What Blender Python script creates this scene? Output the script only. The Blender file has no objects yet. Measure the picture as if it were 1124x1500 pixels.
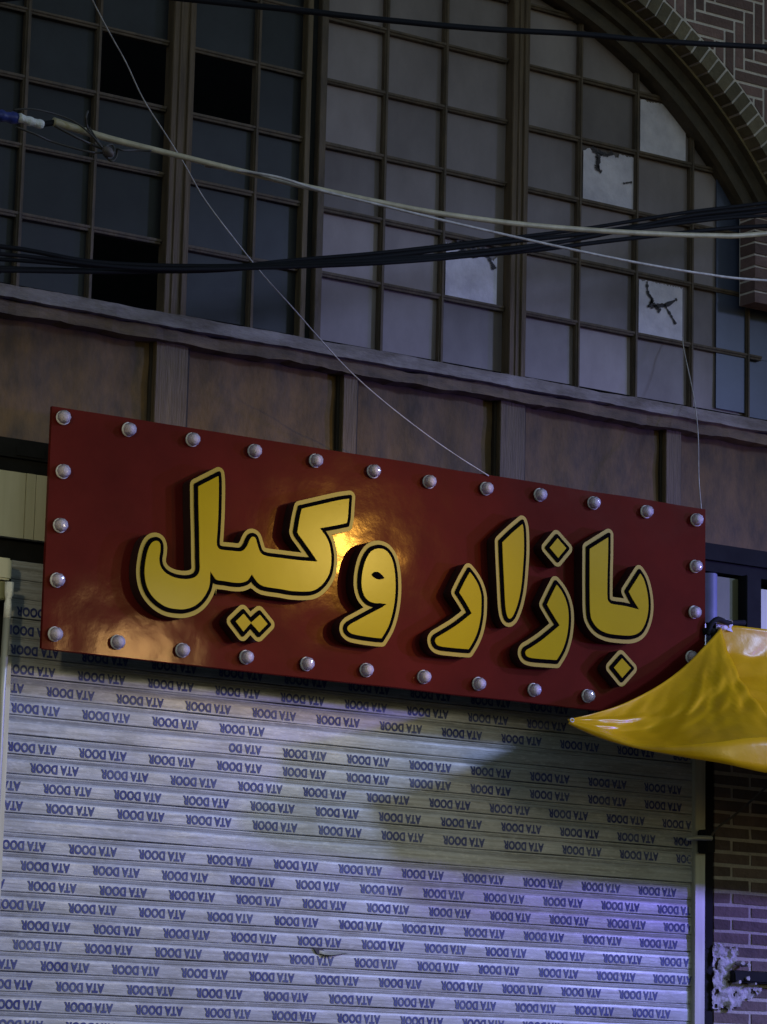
import bpy, bmesh, math, random
from mathutils import Vector, Matrix, noise as MN
random.seed(7)
R = math.radians
SC = bpy.context.scene
COL = SC.collection

# ------------------------------------------------------------------ camera
CAM = Vector((-5.84159, -11.44881, 1.6))
YAW, PITCH, ROLL, FPX = 0.5781554, 0.1889440, 0.0238443, 4548.07
_f = Vector((math.sin(YAW)*math.cos(PITCH), math.cos(YAW)*math.cos(PITCH), math.sin(PITCH)))
_r = Vector((math.cos(YAW), -math.sin(YAW), 0)); _u = _r.cross(_f)
CR = _r*math.cos(ROLL) + _u*math.sin(ROLL)
CU = -_r*math.sin(ROLL) + _u*math.cos(ROLL)
CF = _f
cam_d = bpy.data.cameras.new('camera'); cam = bpy.data.objects.new('camera', cam_d); COL.objects.link(cam)
cam.matrix_world = Matrix(((CR.x, CU.x, -CF.x, CAM.x), (CR.y, CU.y, -CF.y, CAM.y), (CR.z, CU.z, -CF.z, CAM.z), (0, 0, 0, 1)))
cam_d.sensor_fit = 'VERTICAL'; cam_d.sensor_height = 36; cam_d.lens = FPX/1500*36
cam_d.clip_end = 500
SC.camera = cam

# ------------------------------------------------------------------ sky, lamps, exposure
w = bpy.data.worlds.new('World'); SC.world = w; w.use_nodes = True
nt = w.node_tree; bg = nt.nodes['Background']
sky = nt.nodes.new('ShaderNodeTexSky'); sky.sky_type = 'NISHITA'; sky.sun_disc = False
sky.sun_elevation = R(5.0); sky.sun_rotation = R(0)
nt.links.new(sky.outputs[0], bg.inputs[0]); bg.inputs[1].default_value = 0.15
SC.view_settings.view_transform = 'Standard'; SC.view_settings.look = 'None'
SC.view_settings.gamma = 1; SC.view_settings.exposure = 0.08; SC.view_settings.use_curve_mapping = False

def lamp(name, loc, target, color, watts, size, spot=None, blend=0.5):
    d = bpy.data.lights.new(name, 'SPOT' if spot else 'POINT')
    d.color = color; d.energy = watts; d.shadow_soft_size = size
    if spot: d.spot_size = R(spot); d.spot_blend = blend
    o = bpy.data.objects.new(name, d); COL.objects.link(o); o.location = loc
    o.rotation_euler = (Vector(target)-Vector(loc)).to_track_quat('-Z', 'Y').to_euler()
    return o
# lamps of the bazaar street, out of frame (their light is what the photograph shows)
lamp('street_lamp_light', (3.3, -6.0, 4.24), (.1, 0, 1.2), (1.0, .87, .62), 270, .25, 58, 1.0)
lamp('bulb_light', (4.80, -6.0, 5.12), (1.3, -.3, 3.95), (1.0, .70, .18), 430, .035, 17, 1.0)
lamp('cool_street_light', (9.0, -7.5, 7.2), (-.4, 0, 1.1), (.42, .54, 1.0), 2050, .40, 52, 1.0)
lamp('violet_shop_light', (7.0, -3.4, 3.95), (2.4, 0, 1.9), (.25, .22, 1.0), 950, .10, 76, 1.0)
lamp('left_stall_light', (-3.6, -4.2, 4.3), (-.3, 0, 4.0), (1.0, .86, .50), 150, .10, 24, 1.0)

# ------------------------------------------------------------------ helpers
def at(px, py, Y):
    d = CF*FPX + CR*(px-562) - CU*(py-750)
    return CAM + d*((Y-CAM.y)/d.y)

def link(name, me, parent=None):
    o = bpy.data.objects.new(name, me); COL.objects.link(o)
    if parent: o.parent = parent
    return o
def tag(o, label=None, cat=None, group=None, kind=None):
    if label: o['label'] = label
    if cat: o['category'] = cat
    if group: o['group'] = group
    if kind: o['kind'] = kind
    return o
def empty(name, loc, label, cat, group=None):
    o = bpy.data.objects.new(name, None); COL.objects.link(o); o.location = loc
    o.empty_display_size = .1
    return tag(o, label, cat, group)

class MB:
    """collects faces; build() links them as one mesh object (world coords, origin moved to parent)"""
    def __init__(s): s.v = []; s.f = []; s.m = []; s.t = []
    def face(s, pts, m=0, t=.5):
        n = len(s.v); s.v += [tuple(p) for p in pts]; s.f.append(tuple(range(n, n+len(pts)))); s.m.append(m); s.t.append(t)
    def box(s, x0, x1, y0, y1, z0, z1, m=0, t=.5, jit=0):
        j = lambda: random.uniform(-jit, jit) if jit else 0
        c = [(x+j(), y, z+j()) for x in (x0, x1) for y in (y0, y1) for z in (z0, z1)]
        n = len(s.v); s.v += c
        for f in ((0,1,3,2), (4,6,7,5), (0,4,5,1), (2,3,7,6), (0,2,6,4), (1,5,7,3)):
            s.f.append(tuple(n+i for i in f)); s.m.append(m); s.t.append(t)
    def prism(s, poly, ya, yb, m=0, t=.5):
        """poly: (x,z) list; faces at ya (front) and yb plus sides"""
        n = len(poly)
        s.face([(x, ya, z) for x, z in poly], m, t); s.face([(x, yb, z) for x, z in reversed(poly)], m, t)
        for i in range(n):
            a, b = poly[i], poly[(i+1) % n]
            s.face([(a[0], ya, a[1]), (a[0], yb, a[1]), (b[0], yb, b[1]), (b[0], ya, b[1])], m, t)
    def grid(s, rows, m=0, close=False):
        n = len(s.v); w_ = len(rows[0])
        for r_ in rows: s.v += [tuple(p) for p in r_]
        for i in range(len(rows)-1):
            for j in range(w_ if close else w_-1):
                k = (j+1) % w_
                s.f.append((n+i*w_+j, n+i*w_+k, n+(i+1)*w_+k, n+(i+1)*w_+j)); s.m.append(m); s.t.append(.5)
    def tube(s, pts, rad, seg=8, m=0, smooth=5):
        P = spline(pts, smooth) if smooth else [Vector(p) for p in pts]
        rr = rad if callable(rad) else (lambda u: rad)
        rows = []; N = None
        for i, p in enumerate(P):
            T = (P[min(i+1, len(P)-1)] - P[max(i-1, 0)]).normalized()
            if N is None: N = T.cross(Vector((.13, .9, .4))).normalized()
            N = (N - T*N.dot(T)).normalized(); B = T.cross(N)
            q = rr(i/(len(P)-1))
            rows.append([p + (N*math.cos(a)+B*math.sin(a))*q for a in [2*math.pi*k/seg for k in range(seg)]])
        s.grid(rows, m, True)
        s.face(list(reversed(rows[0])), m); s.face(rows[-1], m)
    def build(s, name, mats, parent=None, smooth=False, angle=None, bevel=0):
        me = bpy.data.meshes.new(name)
        off = parent_origin(parent) if parent else Vector((0, 0, 0))
        me.from_pydata([tuple(Vector(v)-off) for v in s.v], [], s.f)
        for mm in (mats if isinstance(mats, (list, tuple)) else [mats]): me.materials.append(mm)
        me.polygons.foreach_set('material_index', s.m)
        at_ = me.attributes.new('tone', 'FLOAT', 'FACE'); at_.data.foreach_set('value', s.t)
        bm = bmesh.new(); bm.from_mesh(me)
        if bevel or smooth: bmesh.ops.remove_doubles(bm, verts=bm.verts, dist=1e-5)
        bmesh.ops.recalc_face_normals(bm, faces=bm.faces)
        if bevel:
            ed = [e for e in bm.edges if len(e.link_faces) == 2 and e.calc_face_angle(0) > .6]
            bmesh.ops.bevel(bm, geom=ed, offset=bevel, segments=2, affect='EDGES', clamp_overlap=True)
        bm.to_mesh(me); bm.free()
        if smooth:
            me.polygons.foreach_set('use_smooth', [True]*len(me.polygons))
            if angle:
                me.set_sharp_from_angle(angle=angle)
        return link(name, me, parent)
def parent_origin(o):
    v = Vector((0, 0, 0))
    while o is not None: v += o.location; o = o.parent
    return v
def spline(pts, n=6, cyc=False):
    P = [Vector(p) for p in pts]; L = len(P); out = []
    for i in range(L if cyc else L-1):
        if cyc: a, b, c, d = P[(i-1) % L], P[i], P[(i+1) % L], P[(i+2) % L]
        else: a, b, c, d = P[max(i-1, 0)], P[i], P[i+1], P[min(i+2, L-1)]
        for k in range(n):
            t = k/n
            out.append(.5*((2*b)+(c-a)*t+(2*a-5*b+4*c-d)*t*t+(3*b-a-3*c+d)*t**3))
    if not cyc: out.append(P[-1])
    return out

# ------------------------------------------------------------------ materials
def mat(name, base, rough=.6, metal=0., dark=None, nscale=6., namt=.5, stretch=(1, 1, 1), bump=0., bscale=40., bstretch=None, tone=0., spec=.5, trans=0., coat=0., rvar=0.):
    m = bpy.data.materials.new(name); m.use_nodes = True
    nt = m.node_tree; N = nt.nodes; L = nt.links; b = N['Principled BSDF']
    b.inputs['Roughness'].default_value = rough; b.inputs['Metallic'].default_value = metal
    b.inputs['Specular IOR Level'].default_value = spec
    b.inputs['Transmission Weight'].default_value = trans
    b.inputs['Coat Weight'].default_value = coat; b.inputs['Coat Roughness'].default_value = .15
    tc = N.new('ShaderNodeTexCoord'); geo = N.new('ShaderNodeNewGeometry')
    mp = N.new('ShaderNodeMapping'); mp.inputs['Scale'].default_value = stretch
    L.new(geo.outputs['Position'], mp.inputs[0])
    nz = N.new('ShaderNodeTexNoise'); nz.inputs['Scale'].default_value = nscale; nz.inputs['Detail'].default_value = 7; nz.inputs['Roughness'].default_value = .65
    L.new(mp.outputs[0], nz.inputs['Vector'])
    cr = N.new('ShaderNodeMapRange'); cr.inputs[1].default_value = .35; cr.inputs[2].default_value = .68
    cr.inputs[3].default_value = 0; cr.inputs[4].default_value = namt
    L.new(nz.outputs[0], cr.inputs[0])
    mx = N.new('ShaderNodeMix'); mx.data_type = 'RGBA'
    mx.inputs[6].default_value = (*base, 1); mx.inputs[7].default_value = (*(dark or [c*.45 for c in base]), 1)
    L.new(cr.outputs[0], mx.inputs[0]); out = mx.outputs[2]
    if tone:
        a = N.new('ShaderNodeAttribute'); a.attribute_name = 'tone'
        mr = N.new('ShaderNodeMapRange'); mr.inputs[3].default_value = 1-tone; mr.inputs[4].default_value = 1+tone
        L.new(a.outputs['Fac'], mr.inputs[0])
        hs = N.new('ShaderNodeHueSaturation'); L.new(mr.outputs[0], hs.inputs['Value']); L.new(out, hs.inputs['Color'])
        out = hs.outputs[0]
    L.new(out, b.inputs['Base Color'])
    if rvar:
        mr2 = N.new('ShaderNodeMapRange'); mr2.inputs[3].default_value = max(.03, rough-rvar); mr2.inputs[4].default_value = min(1, rough+rvar)
        L.new(nz.outputs[0], mr2.inputs[0]); L.new(mr2.outputs[0], b.inputs['Roughness'])
    if bump:
        n2 = N.new('ShaderNodeTexNoise'); n2.inputs['Scale'].default_value = bscale; n2.inputs['Detail'].default_value = 5
        mp2 = N.new('ShaderNodeMapping'); mp2.inputs['Scale'].default_value = bstretch or stretch
        L.new(geo.outputs['Position'], mp2.inputs[0]); L.new(mp2.outputs[0], n2.inputs['Vector'])
        bp = N.new('ShaderNodeBump'); bp.inputs['Strength'].default_value = bump; bp.inputs['Distance'].default_value = .01
        L.new(n2.outputs[0], bp.inputs['Height']); L.new(bp.outputs[0], b.inputs['Normal'])
    return m

M_bar = mat('old_dark_wood', (.135, .094, .064), .75, dark=(.045, .034, .028), nscale=14, namt=.8, stretch=(1, 1, .35), bump=.4, bscale=60)
M_mull = mat('weathered_brown_wood', (.155, .105, .065), .75, dark=(.07, .045, .03), nscale=16, namt=.8, stretch=(2, 2, .2), bump=.5, bscale=50, bstretch=(3, 3, .2))
M_sill = mat('dusty_sill_wood', (.30, .26, .24), .8, dark=(.10, .075, .055), nscale=9, namt=.85, stretch=(.5, 1, 1.6), bump=.6, bscale=40)
M_sill2 = mat('brown_sill_wood', (.18, .12, .065), .75, dark=(.05, .035, .025), nscale=9, namt=.85, stretch=(.5, 1, 1.6), bump=.6, bscale=40)
M_panel = mat('stained_panel_wood', (.155, .09, .036), .8, dark=(.06, .041, .024), nscale=9, namt=.9, stretch=(1.3, 1, .7), bump=.35, bscale=30)
M_post = mat('worn_post_wood', (.165, .115, .065), .75, dark=(.08, .055, .035), nscale=12, namt=.85, stretch=(2.5, 2.5, .25), bump=.5, bscale=40, bstretch=(3, 3, .3))
M_shade_bead = mat('shade_bead_wood', (.035, .025, .018), .8, nscale=12)  # near-black tone carries the shadow lines along the posts
M_glass_d = mat('dark_room_dusty_glass', (.024, .025, .032), .4, dark=(.014, .014, .018), nscale=5, namt=.7, rvar=.15, spec=.25, tone=.4)  # clear panes; the dark room behind them is put into this colour
M_glass_f = mat('frosted_dusty_glass', (.255, .212, .22), .5, dark=(.165, .134, .14), nscale=3, namt=.8, rvar=.15, stretch=(1, 1, .6), spec=.25, tone=.3)
M_glass_b = mat('blue_painted_glass', (.06, .075, .14), .45, dark=(.035, .045, .09), nscale=4, namt=.7)
M_paper = mat('pale_torn_paper', (.74, .68, .78), .85, dark=(.45, .41, .5), nscale=9, namt=.7, bump=.5, bscale=30)
M_ink = mat('dark_tear', (.09, .08, .095), .9, nscale=20)
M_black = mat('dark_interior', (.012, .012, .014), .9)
M_brick_u = mat('plum_brick', (.21, .13, .135), .85, dark=(.13, .08, .085), nscale=18, namt=.7, bump=.5, bscale=60, tone=.35)
M_brick_o = mat('buff_arch_brick', (.17, .14, .10), .85, dark=(.09, .07, .05), nscale=18, namt=.7, bump=.5, bscale=60, tone=.35)
M_mortar = mat('pale_mortar', (.78, .70, .72), .9, dark=(.55, .50, .51), nscale=25, namt=.6, bump=.5, bscale=80)
M_brick_l = mat('brown_brick', (.145, .10, .085), .85, dark=(.08, .055, .048), nscale=14, namt=.8, bump=.6, bscale=60, tone=.3)
M_mortar_l = mat('grey_mortar', (.46, .41, .37), .9, dark=(.28, .25, .22), nscale=25, namt=.6, bump=.5, bscale=80)
M_steel_d = mat('dark_painted_steel', (.016, .016, .017), .8, nscale=10, namt=.6, spec=.12)
M_cream = mat('cream_painted_steel', (.62, .60, .46), .5, dark=(.42, .40, .26), nscale=3, namt=.6, stretch=(3, 1, .3), bump=.1, bscale=10)
M_rail = mat('galvanised_rail', (.50, .50, .44), .45, metal=.3, dark=(.32, .30, .24), nscale=8, namt=.6, stretch=(3, 3, .3))
M_red = mat('glossy_red_vinyl', (.115, .013, .010), .105, dark=(.072, .008, .007), nscale=3, namt=.7, bump=.045, bscale=13, spec=.07, rvar=.03)
M_red.node_tree.nodes['Principled BSDF'].inputs['Specular Tint'].default_value = (1, .62, .28, 1)  # the glare's warm orange is put into the specular tint
M_yel = mat('yellow_letter_face', (.50, .335, .002), .2, dark=(.43, .28, .002), nscale=4, namt=.5, bump=.03, bscale=8, spec=.08)
M_rim = mat('pale_yellow_rim', (.46, .325, .045), .3, dark=(.37, .255, .03), nscale=8, namt=.5, spec=.1)
M_line = mat('black_outline', (.004, .003, .004), .6, spec=.0)
M_side = mat('dark_letter_side', (.035, .016, .014), .5)
M_tarp = mat('yellow_tarpaulin', (.64, .365, .003), .3, dark=(.52, .28, .003), nscale=6, namt=.7, bump=.3, bscale=13, spec=.4)
M_dome = bpy.data.materials.new('clear_plastic_dome'); M_dome.use_nodes = True
_n = M_dome.node_tree.nodes; _l = M_dome.node_tree.links; _n.clear()
_o = _n.new('ShaderNodeOutputMaterial'); _m = _n.new('ShaderNodeMixShader'); _t = _n.new('ShaderNodeBsdfTransparent'); _g = _n.new('ShaderNodeBsdfGlossy'); _fr = _n.new('ShaderNodeFresnel')
_t.inputs[0].default_value = (.93, .88, .92, 1); _g.inputs['Roughness'].default_value = .08; _fr.inputs[0].default_value = 1.3
_d = _n.new('ShaderNodeBsdfDiffuse'); _d.inputs[0].default_value = (.9, .87, .87, 1); _m2 = _n.new('ShaderNodeMixShader'); _m2.inputs[0].default_value = .22
_l.new(_t.outputs[0], _m2.inputs[1]); _l.new(_d.outputs[0], _m2.inputs[2])
_l.new(_fr.outputs[0], _m.inputs[0]); _l.new(_m2.outputs[0], _m.inputs[1]); _l.new(_g.outputs[0], _m.inputs[2]); _l.new(_m.outputs[0], _o.inputs[0])
M_core = mat('white_led_core', (.9, .88, .87), .4, dark=(.78, .75, .75), nscale=30)
M_cab_b = mat('beige_cable', (.60, .52, .34), .5, dark=(.26, .22, .13), nscale=12, namt=.7)
M_cab_k = mat('black_cable', (.008, .008, .010), .7, spec=.15)
M_cab_w = mat('pale_wire', (.62, .57, .54), .5, dark=(.2, .17, .15), nscale=20, namt=.7)
M_blue = mat('blue_tape', (.03, .045, .25), .45, dark=(.015, .02, .12), nscale=60, namt=.8)
M_white = mat('white_tape', (.85, .84, .80), .5, dark=(.62, .60, .55), nscale=60, namt=.6, bump=.5, bscale=90)
M_plaster = mat('rough_plaster', (.52, .48, .50), .9, dark=(.26, .23, .24), nscale=28, namt=.8, bump=1.0, bscale=50)
M_road = mat('asphalt', (.05, .05, .05), .85, nscale=30, bump=.5, bscale=150)
M_print = mat('blue_print', (.016, .026, .17), .6, dark=(.13, .15, .27), nscale=11, namt=.8, stretch=(.6, 1, 1.5))

# shutter metal: dusty grey with long streaks and blotches
def shutter_mat():
    m = bpy.data.materials.new('dusty_shutter_steel'); m.use_nodes = True
    nt = m.node_tree; N = nt.nodes; L = nt.links; b = N['Principled BSDF']
    geo = N.new('ShaderNodeNewGeometry')
    def noise(scale, st, det=6):
        mp = N.new('ShaderNodeMapping'); mp.inputs['Scale'].default_value = st; L.new(geo.outputs['Position'], mp.inputs[0])
        n = N.new('ShaderNodeTexNoise'); n.inputs['Scale'].default_value = scale; n.inputs['Detail'].default_value = det
        n.inputs['Roughness'].default_value = .65; L.new(mp.outputs[0], n.inputs['Vector']); return n.outputs[0]
    def rng(x, a, b_, c, d):
        r = N.new('ShaderNodeMapRange'); L.new(x, r.inputs[0])
        for i, v in enumerate((a, b_, c, d)): r.inputs[1+i].default_value = v
        return r.outputs[0]
    def mix(f, A, B):
        x = N.new('ShaderNodeMix'); x.data_type = 'RGBA'; L.new(f, x.inputs[0])
        for sck, v in ((6, A), (7, B)):
            if isinstance(v, tuple): x.inputs[sck].default_value = (*v, 1)
            else: L.new(v, x.inputs[sck])
        return x.outputs[2]
    streak = noise(1.0, (2.2, 1, 90.)); blot = noise(2.2, (1, 1, 1.2)); fine = noise(45, (.6, 1, 2.5)); sm = noise(7, (.5, 1, 2.2), 9)
    c = mix(rng(blot, .35, .7, 0, 1), (.50, .51, .53), (.38, .385, .38))
    c = mix(rng(sm, .50, .72, 0, .7), c, (.27, .265, .24))
    c = mix(rng(streak, .46, .66, 0, .85), c, (.23, .22, .20))
    c = mix(rng(fine, .52, .72, 0, .6), c, (.66, .66, .65))
    L.new(c, b.inputs['Base Color'])
    b.inputs['Metallic'].default_value = .12
    L.new(rng(blot, .3, .7, .36, .55), b.inputs['Roughness'])
    bp = N.new('ShaderNodeBump'); bp.inputs['Strength'].default_value = .25; bp.inputs['Distance'].default_value = .008
    L.new(noise(9, (1, 1, 2.5)), bp.inputs['Height']); L.new(bp.outputs[0], b.inputs['Normal'])
    return m
M_shut = shutter_mat()

# ------------------------------------------------------------------ ground
g = MB(); g.face([(-60, -60, 0), (60, -60, 0), (60, 60, 0), (-60, 60, 0)])
tag(g.build('street', M_road), kind='structure')

# ------------------------------------------------------------------ arch brickwork
AC = Vector((1.88, 4.66)); AR = 2.48; MIDX = 1.48
def arch_z(x, r):            # height of the arch line of radius r at x (right half, mirrored left)
    xx = MIDX + abs(x-MIDX); d = r*r-(xx-AC.x)**2
    return AC.y + math.sqrt(d) if d > 0 else 4.9
def arch_pts(r, n=48, x1=None):
    a0 = math.acos((MIDX-AC.x)/r); pts = []
    a1 = math.radians(4)
    right = [(AC.x+r*math.cos(a0+(a1-a0)*k/n), AC.y+r*math.sin(a0+(a1-a0)*k/n)) for k in range(n+1)]
    left = [(2*MIDX-x, z) for x, z in reversed(right)]
    return left[:-1]+right
bw = empty('brick_arch', (MIDX, -.1, 4.94), 'plum herringbone brickwork around the big pointed arch, with pale mortar lines', 'brick arch')
# mortar bed wall with arch cut out: strips between the arch line and the top
mb = MB(); top = 9.0
ap = arch_pts(2.53)
for a, b in zip(ap[:-1], ap[1:]):
    mb.face([(a[0], -.096, a[1]), (b[0], -.096, b[1]), (b[0], -.096, top), (a[0], -.096, top)])
    mb.face([(a[0], .2, a[1]), (b[0], .2, b[1]), (b[0], .2, top), (a[0], .2, top)])
for xa, xb in ((-6, ap[0][0]), (ap[-1][0], 9.5)):
    mb.face([(xa, -.096, 4.83), (xb, -.096, 4.83), (xb, -.096, top), (xa, -.096, top)])
mb.build('mortar_bed', M_mortar, bw)
# herringbone bricks 4:1
hb = MB(); W = .0625; n4 = 4
ox, oz = 3.26, 6.3
ca, sa = 1, 0
for i in range(-150, 105):
    for j in range(-40, 60):
        d = (i-j) % (2*n4)
        if d == 0: x0, z0, x1, z1 = i, j, i+n4, j+1
        elif d == 2*n4-1: x0, z0, x1, z1 = i, j, i+1, j+n4
        else: continue
        x0, x1 = ox+x0*W, ox+x1*W; z0, z1 = oz+z0*W, oz+z1*W
        if x0 < -6 or x1 > 9.5 or z1 > 8.9 or z1 < 4.87: continue
        z0 = max(z0, 4.838)
        cx = [(x0, z0), (x1, z0), (x1, z1), (x0, z1)]
        rr = [math.hypot(MIDX+abs(x-MIDX)-AC.x, z-AC.y) for x, z in cx]
        if max(rr) < 2.60: continue
        gp = .0075
        poly = [(x0+gp, z0+gp), (x1-gp, z0+gp), (x1-gp, z1-gp), (x0+gp, z1-gp)]
        if min(rr) < 2.595:      # cut brick along the ring
            mx_, mz_ = (x0+x1)/2, (z0+z1)/2; sg_ = 1 if mx_ > MIDX else -1
            dv = Vector((MIDX+abs(mx_-MIDX)-AC.x, mz_-AC.y)).normalized()
            hd = lambda p: (MIDX+sg_*(p[0]-MIDX)-AC.x)*dv.x+(p[1]-AC.y)*dv.y-2.597
            q = []
            for A_, B_ in zip(poly, poly[1:]+poly[:1]):
                ha, hb_ = hd(A_), hd(B_)
                if ha >= 0: q.append(A_)
                if ha*hb_ < 0:
                    u_ = ha/(ha-hb_); q.append((A_[0]+(B_[0]-A_[0])*u_, A_[1]+(B_[1]-A_[1])*u_))
            if len(q) < 3: continue
            poly = q
        t = random.random(); y = -.098+random.uniform(-.002, .001)
        hb.prism(poly, y-.0015, -.07, 0, t)
hb.build('herringbone_bricks', M_brick_u, bw)
vb = MB()                                      # ring of arch bricks with their soffits
arcL = AR*1.35; step = .066/AR
a = math.radians(5)
while a < math.acos((MIDX-AC.x)/AR)-.01:
    a2 = a+step-.013/AR
    for sgn in (1, -1):
        q = []
        for r_, aa in ((AR, a), (2.58, a), (2.58, a2), (AR, a2)):
            x = AC.x+r_*math.cos(aa+random.uniform(-.0008, .0008)); z = AC.y+r_*math.sin(aa)
            q.append((x if sgn > 0 else 2*MIDX-x, z))
        vb.prism(q, -.106+random.uniform(-.003, .003), .02, 0, random.random())
    a += step
vb.build('arch_bricks', M_brick_o, bw)
mr_ = MB(); p1 = arch_pts(AR+.006); p2 = arch_pts(2.59)
mr_.grid([[(x, -.097, z) for x, z in p2], [(x, -.097, z) for x, z in p1], [(x, .02, z) for x, z in p1]])
mr_.build('arch_mortar', M_mortar, bw)

# brick pier stump standing in the arch at the right
pm = MB()
px0, px1, pz0, pz1 = 3.735, 4.34, 5.52, 6.0
pm.box(px0+.004, px1, -.056, .06, pz0+.004, pz1, 1)
z = pz0; row = 0
while z < pz1-.03:
    x = px0 - (.115 if row % 2 else 0)
    while x < px1:
        a_, b_ = max(x, px0), min(x+.218, px1)
        if b_-a_ > .03: pm.box(a_, b_, -.064, .05, z, z+.050, 0, random.random(), .002)
        x += .23
    z += .0622; row += 1
tag(pm.build('brick_pier', [M_brick_u, M_mortar]), 'short brick pier stub inside the right foot of the arch', 'brick pier')

# ------------------------------------------------------------------ arched timber window
win = empty('arched_window', (MIDX, .08, 4.94), 'large arched window of small square panes in old brown timber bars', 'window')
mo = MB()                                      # stepped moulding following the arch
prof = [(2.476, .03), (2.476, -.012), (2.462, -.016), (2.455, .012), (2.41, .018), (2.402, .002), (2.385, .002), (2.378, .03), (2.345, .034), (2.338, .016), (2.305, .018), (2.295, .05), (2.295, .12)]
rows = []
for r_, y in prof: rows.append([(x, y, z) for x, z in arch_pts(r_, 60)])
mo.grid(rows)
mo.build('arch_moulding', mat('dark_arch_wood', (.075, .055, .038), .75, dark=(.03, .022, .016), nscale=12, namt=.7, bump=.4, bscale=50), win)
bead = MB(); bead.tube([(x, -.014, z) for x, z in arch_pts(2.478, 60)], .007, 6, 0, 0)
bead.build('arch_bead', mat('pale_bead', (.34, .28, .18), .7, nscale=15), win)
def vert(x0, x1, y0, y1, z0, r=2.33):
    z1 = min(arch_z(x0, r), arch_z(x1, r)) if True else 0
    return x0, x1, y0, y1, z0, z1
for x0, x1 in ((.494, .606), (2.338, 2.434)):
    m_ = MB(); b = vert(x0, x1, .046, .115, 4.94); m_.box(*b[:5], b[5]+.06)
    m_.box(x0+.030, x0+.042, .040, .047, 4.95, b[5]+.04); m_.box(x1-.036, x1-.014, .036, .047, 4.95, b[5]+.04)
    m_.build('mullion', M_mull, win, bevel=.003)
for x0, x1, y, mm in ((1.196, 1.226, .062, M_post), (1.268, 1.306, .056, M_bar)):
    m_ = MB(); b = vert(x0, x1, y, .115, 4.94); m_.box(*b); m_.build('casement_stile', mm, win, bevel=.003)
m_ = MB(); m_.box(1.227, 1.267, .09, .115, 4.94, 6.9); m_.build('casement_gap', M_black, win)
XS = [-1.225, -.88, -.535, -.19, .156, None, .964, None, 1.654, 1.987, None, 2.777, 3.122, 3.467, 3.825, 4.13]
vb_ = MB()
for x in XS:
    if x is None: continue
    zt = arch_z(x, 2.33)
    if zt < 5.1: continue
    x -= .012
    vb_.box(x-.0125, x+.0125, .080, .115, 4.94, zt, 0, .5, .002)
    vb_.box(x-.006, x+.006, .073, .080, 4.95, zt, 0, .5, .001)
ROWZ = [4.985, 5.285, 5.590, 5.893, 6.198, 6.503, 6.808, 7.1]
spans = [(-.86, .489), (.602, 1.196), (1.306, 2.329), (2.428, 3.9)]
for k, zr in enumerate(ROWZ[1:]):
    for xa, xb in spans:
        h = AR-.15; d = h*h-(zr-AC.y)**2
        if d <= 0: continue
        hx = math.sqrt(d); xr = AC.x+hx; xl = 2*MIDX-xr
        a_, b_ = max(xa, xl), min(xb, xr)
        if b_-a_ < .05: continue
        vb_.box(a_, b_, .082, .113, zr-.012, zr+.012, 0, .5, .003)
        vb_.box(a_, b_, .076, .082, zr-.002, zr+.011, 0, .5, .002)
vb_.build('glazing_bars', M_bar, win, bevel=.002)
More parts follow.
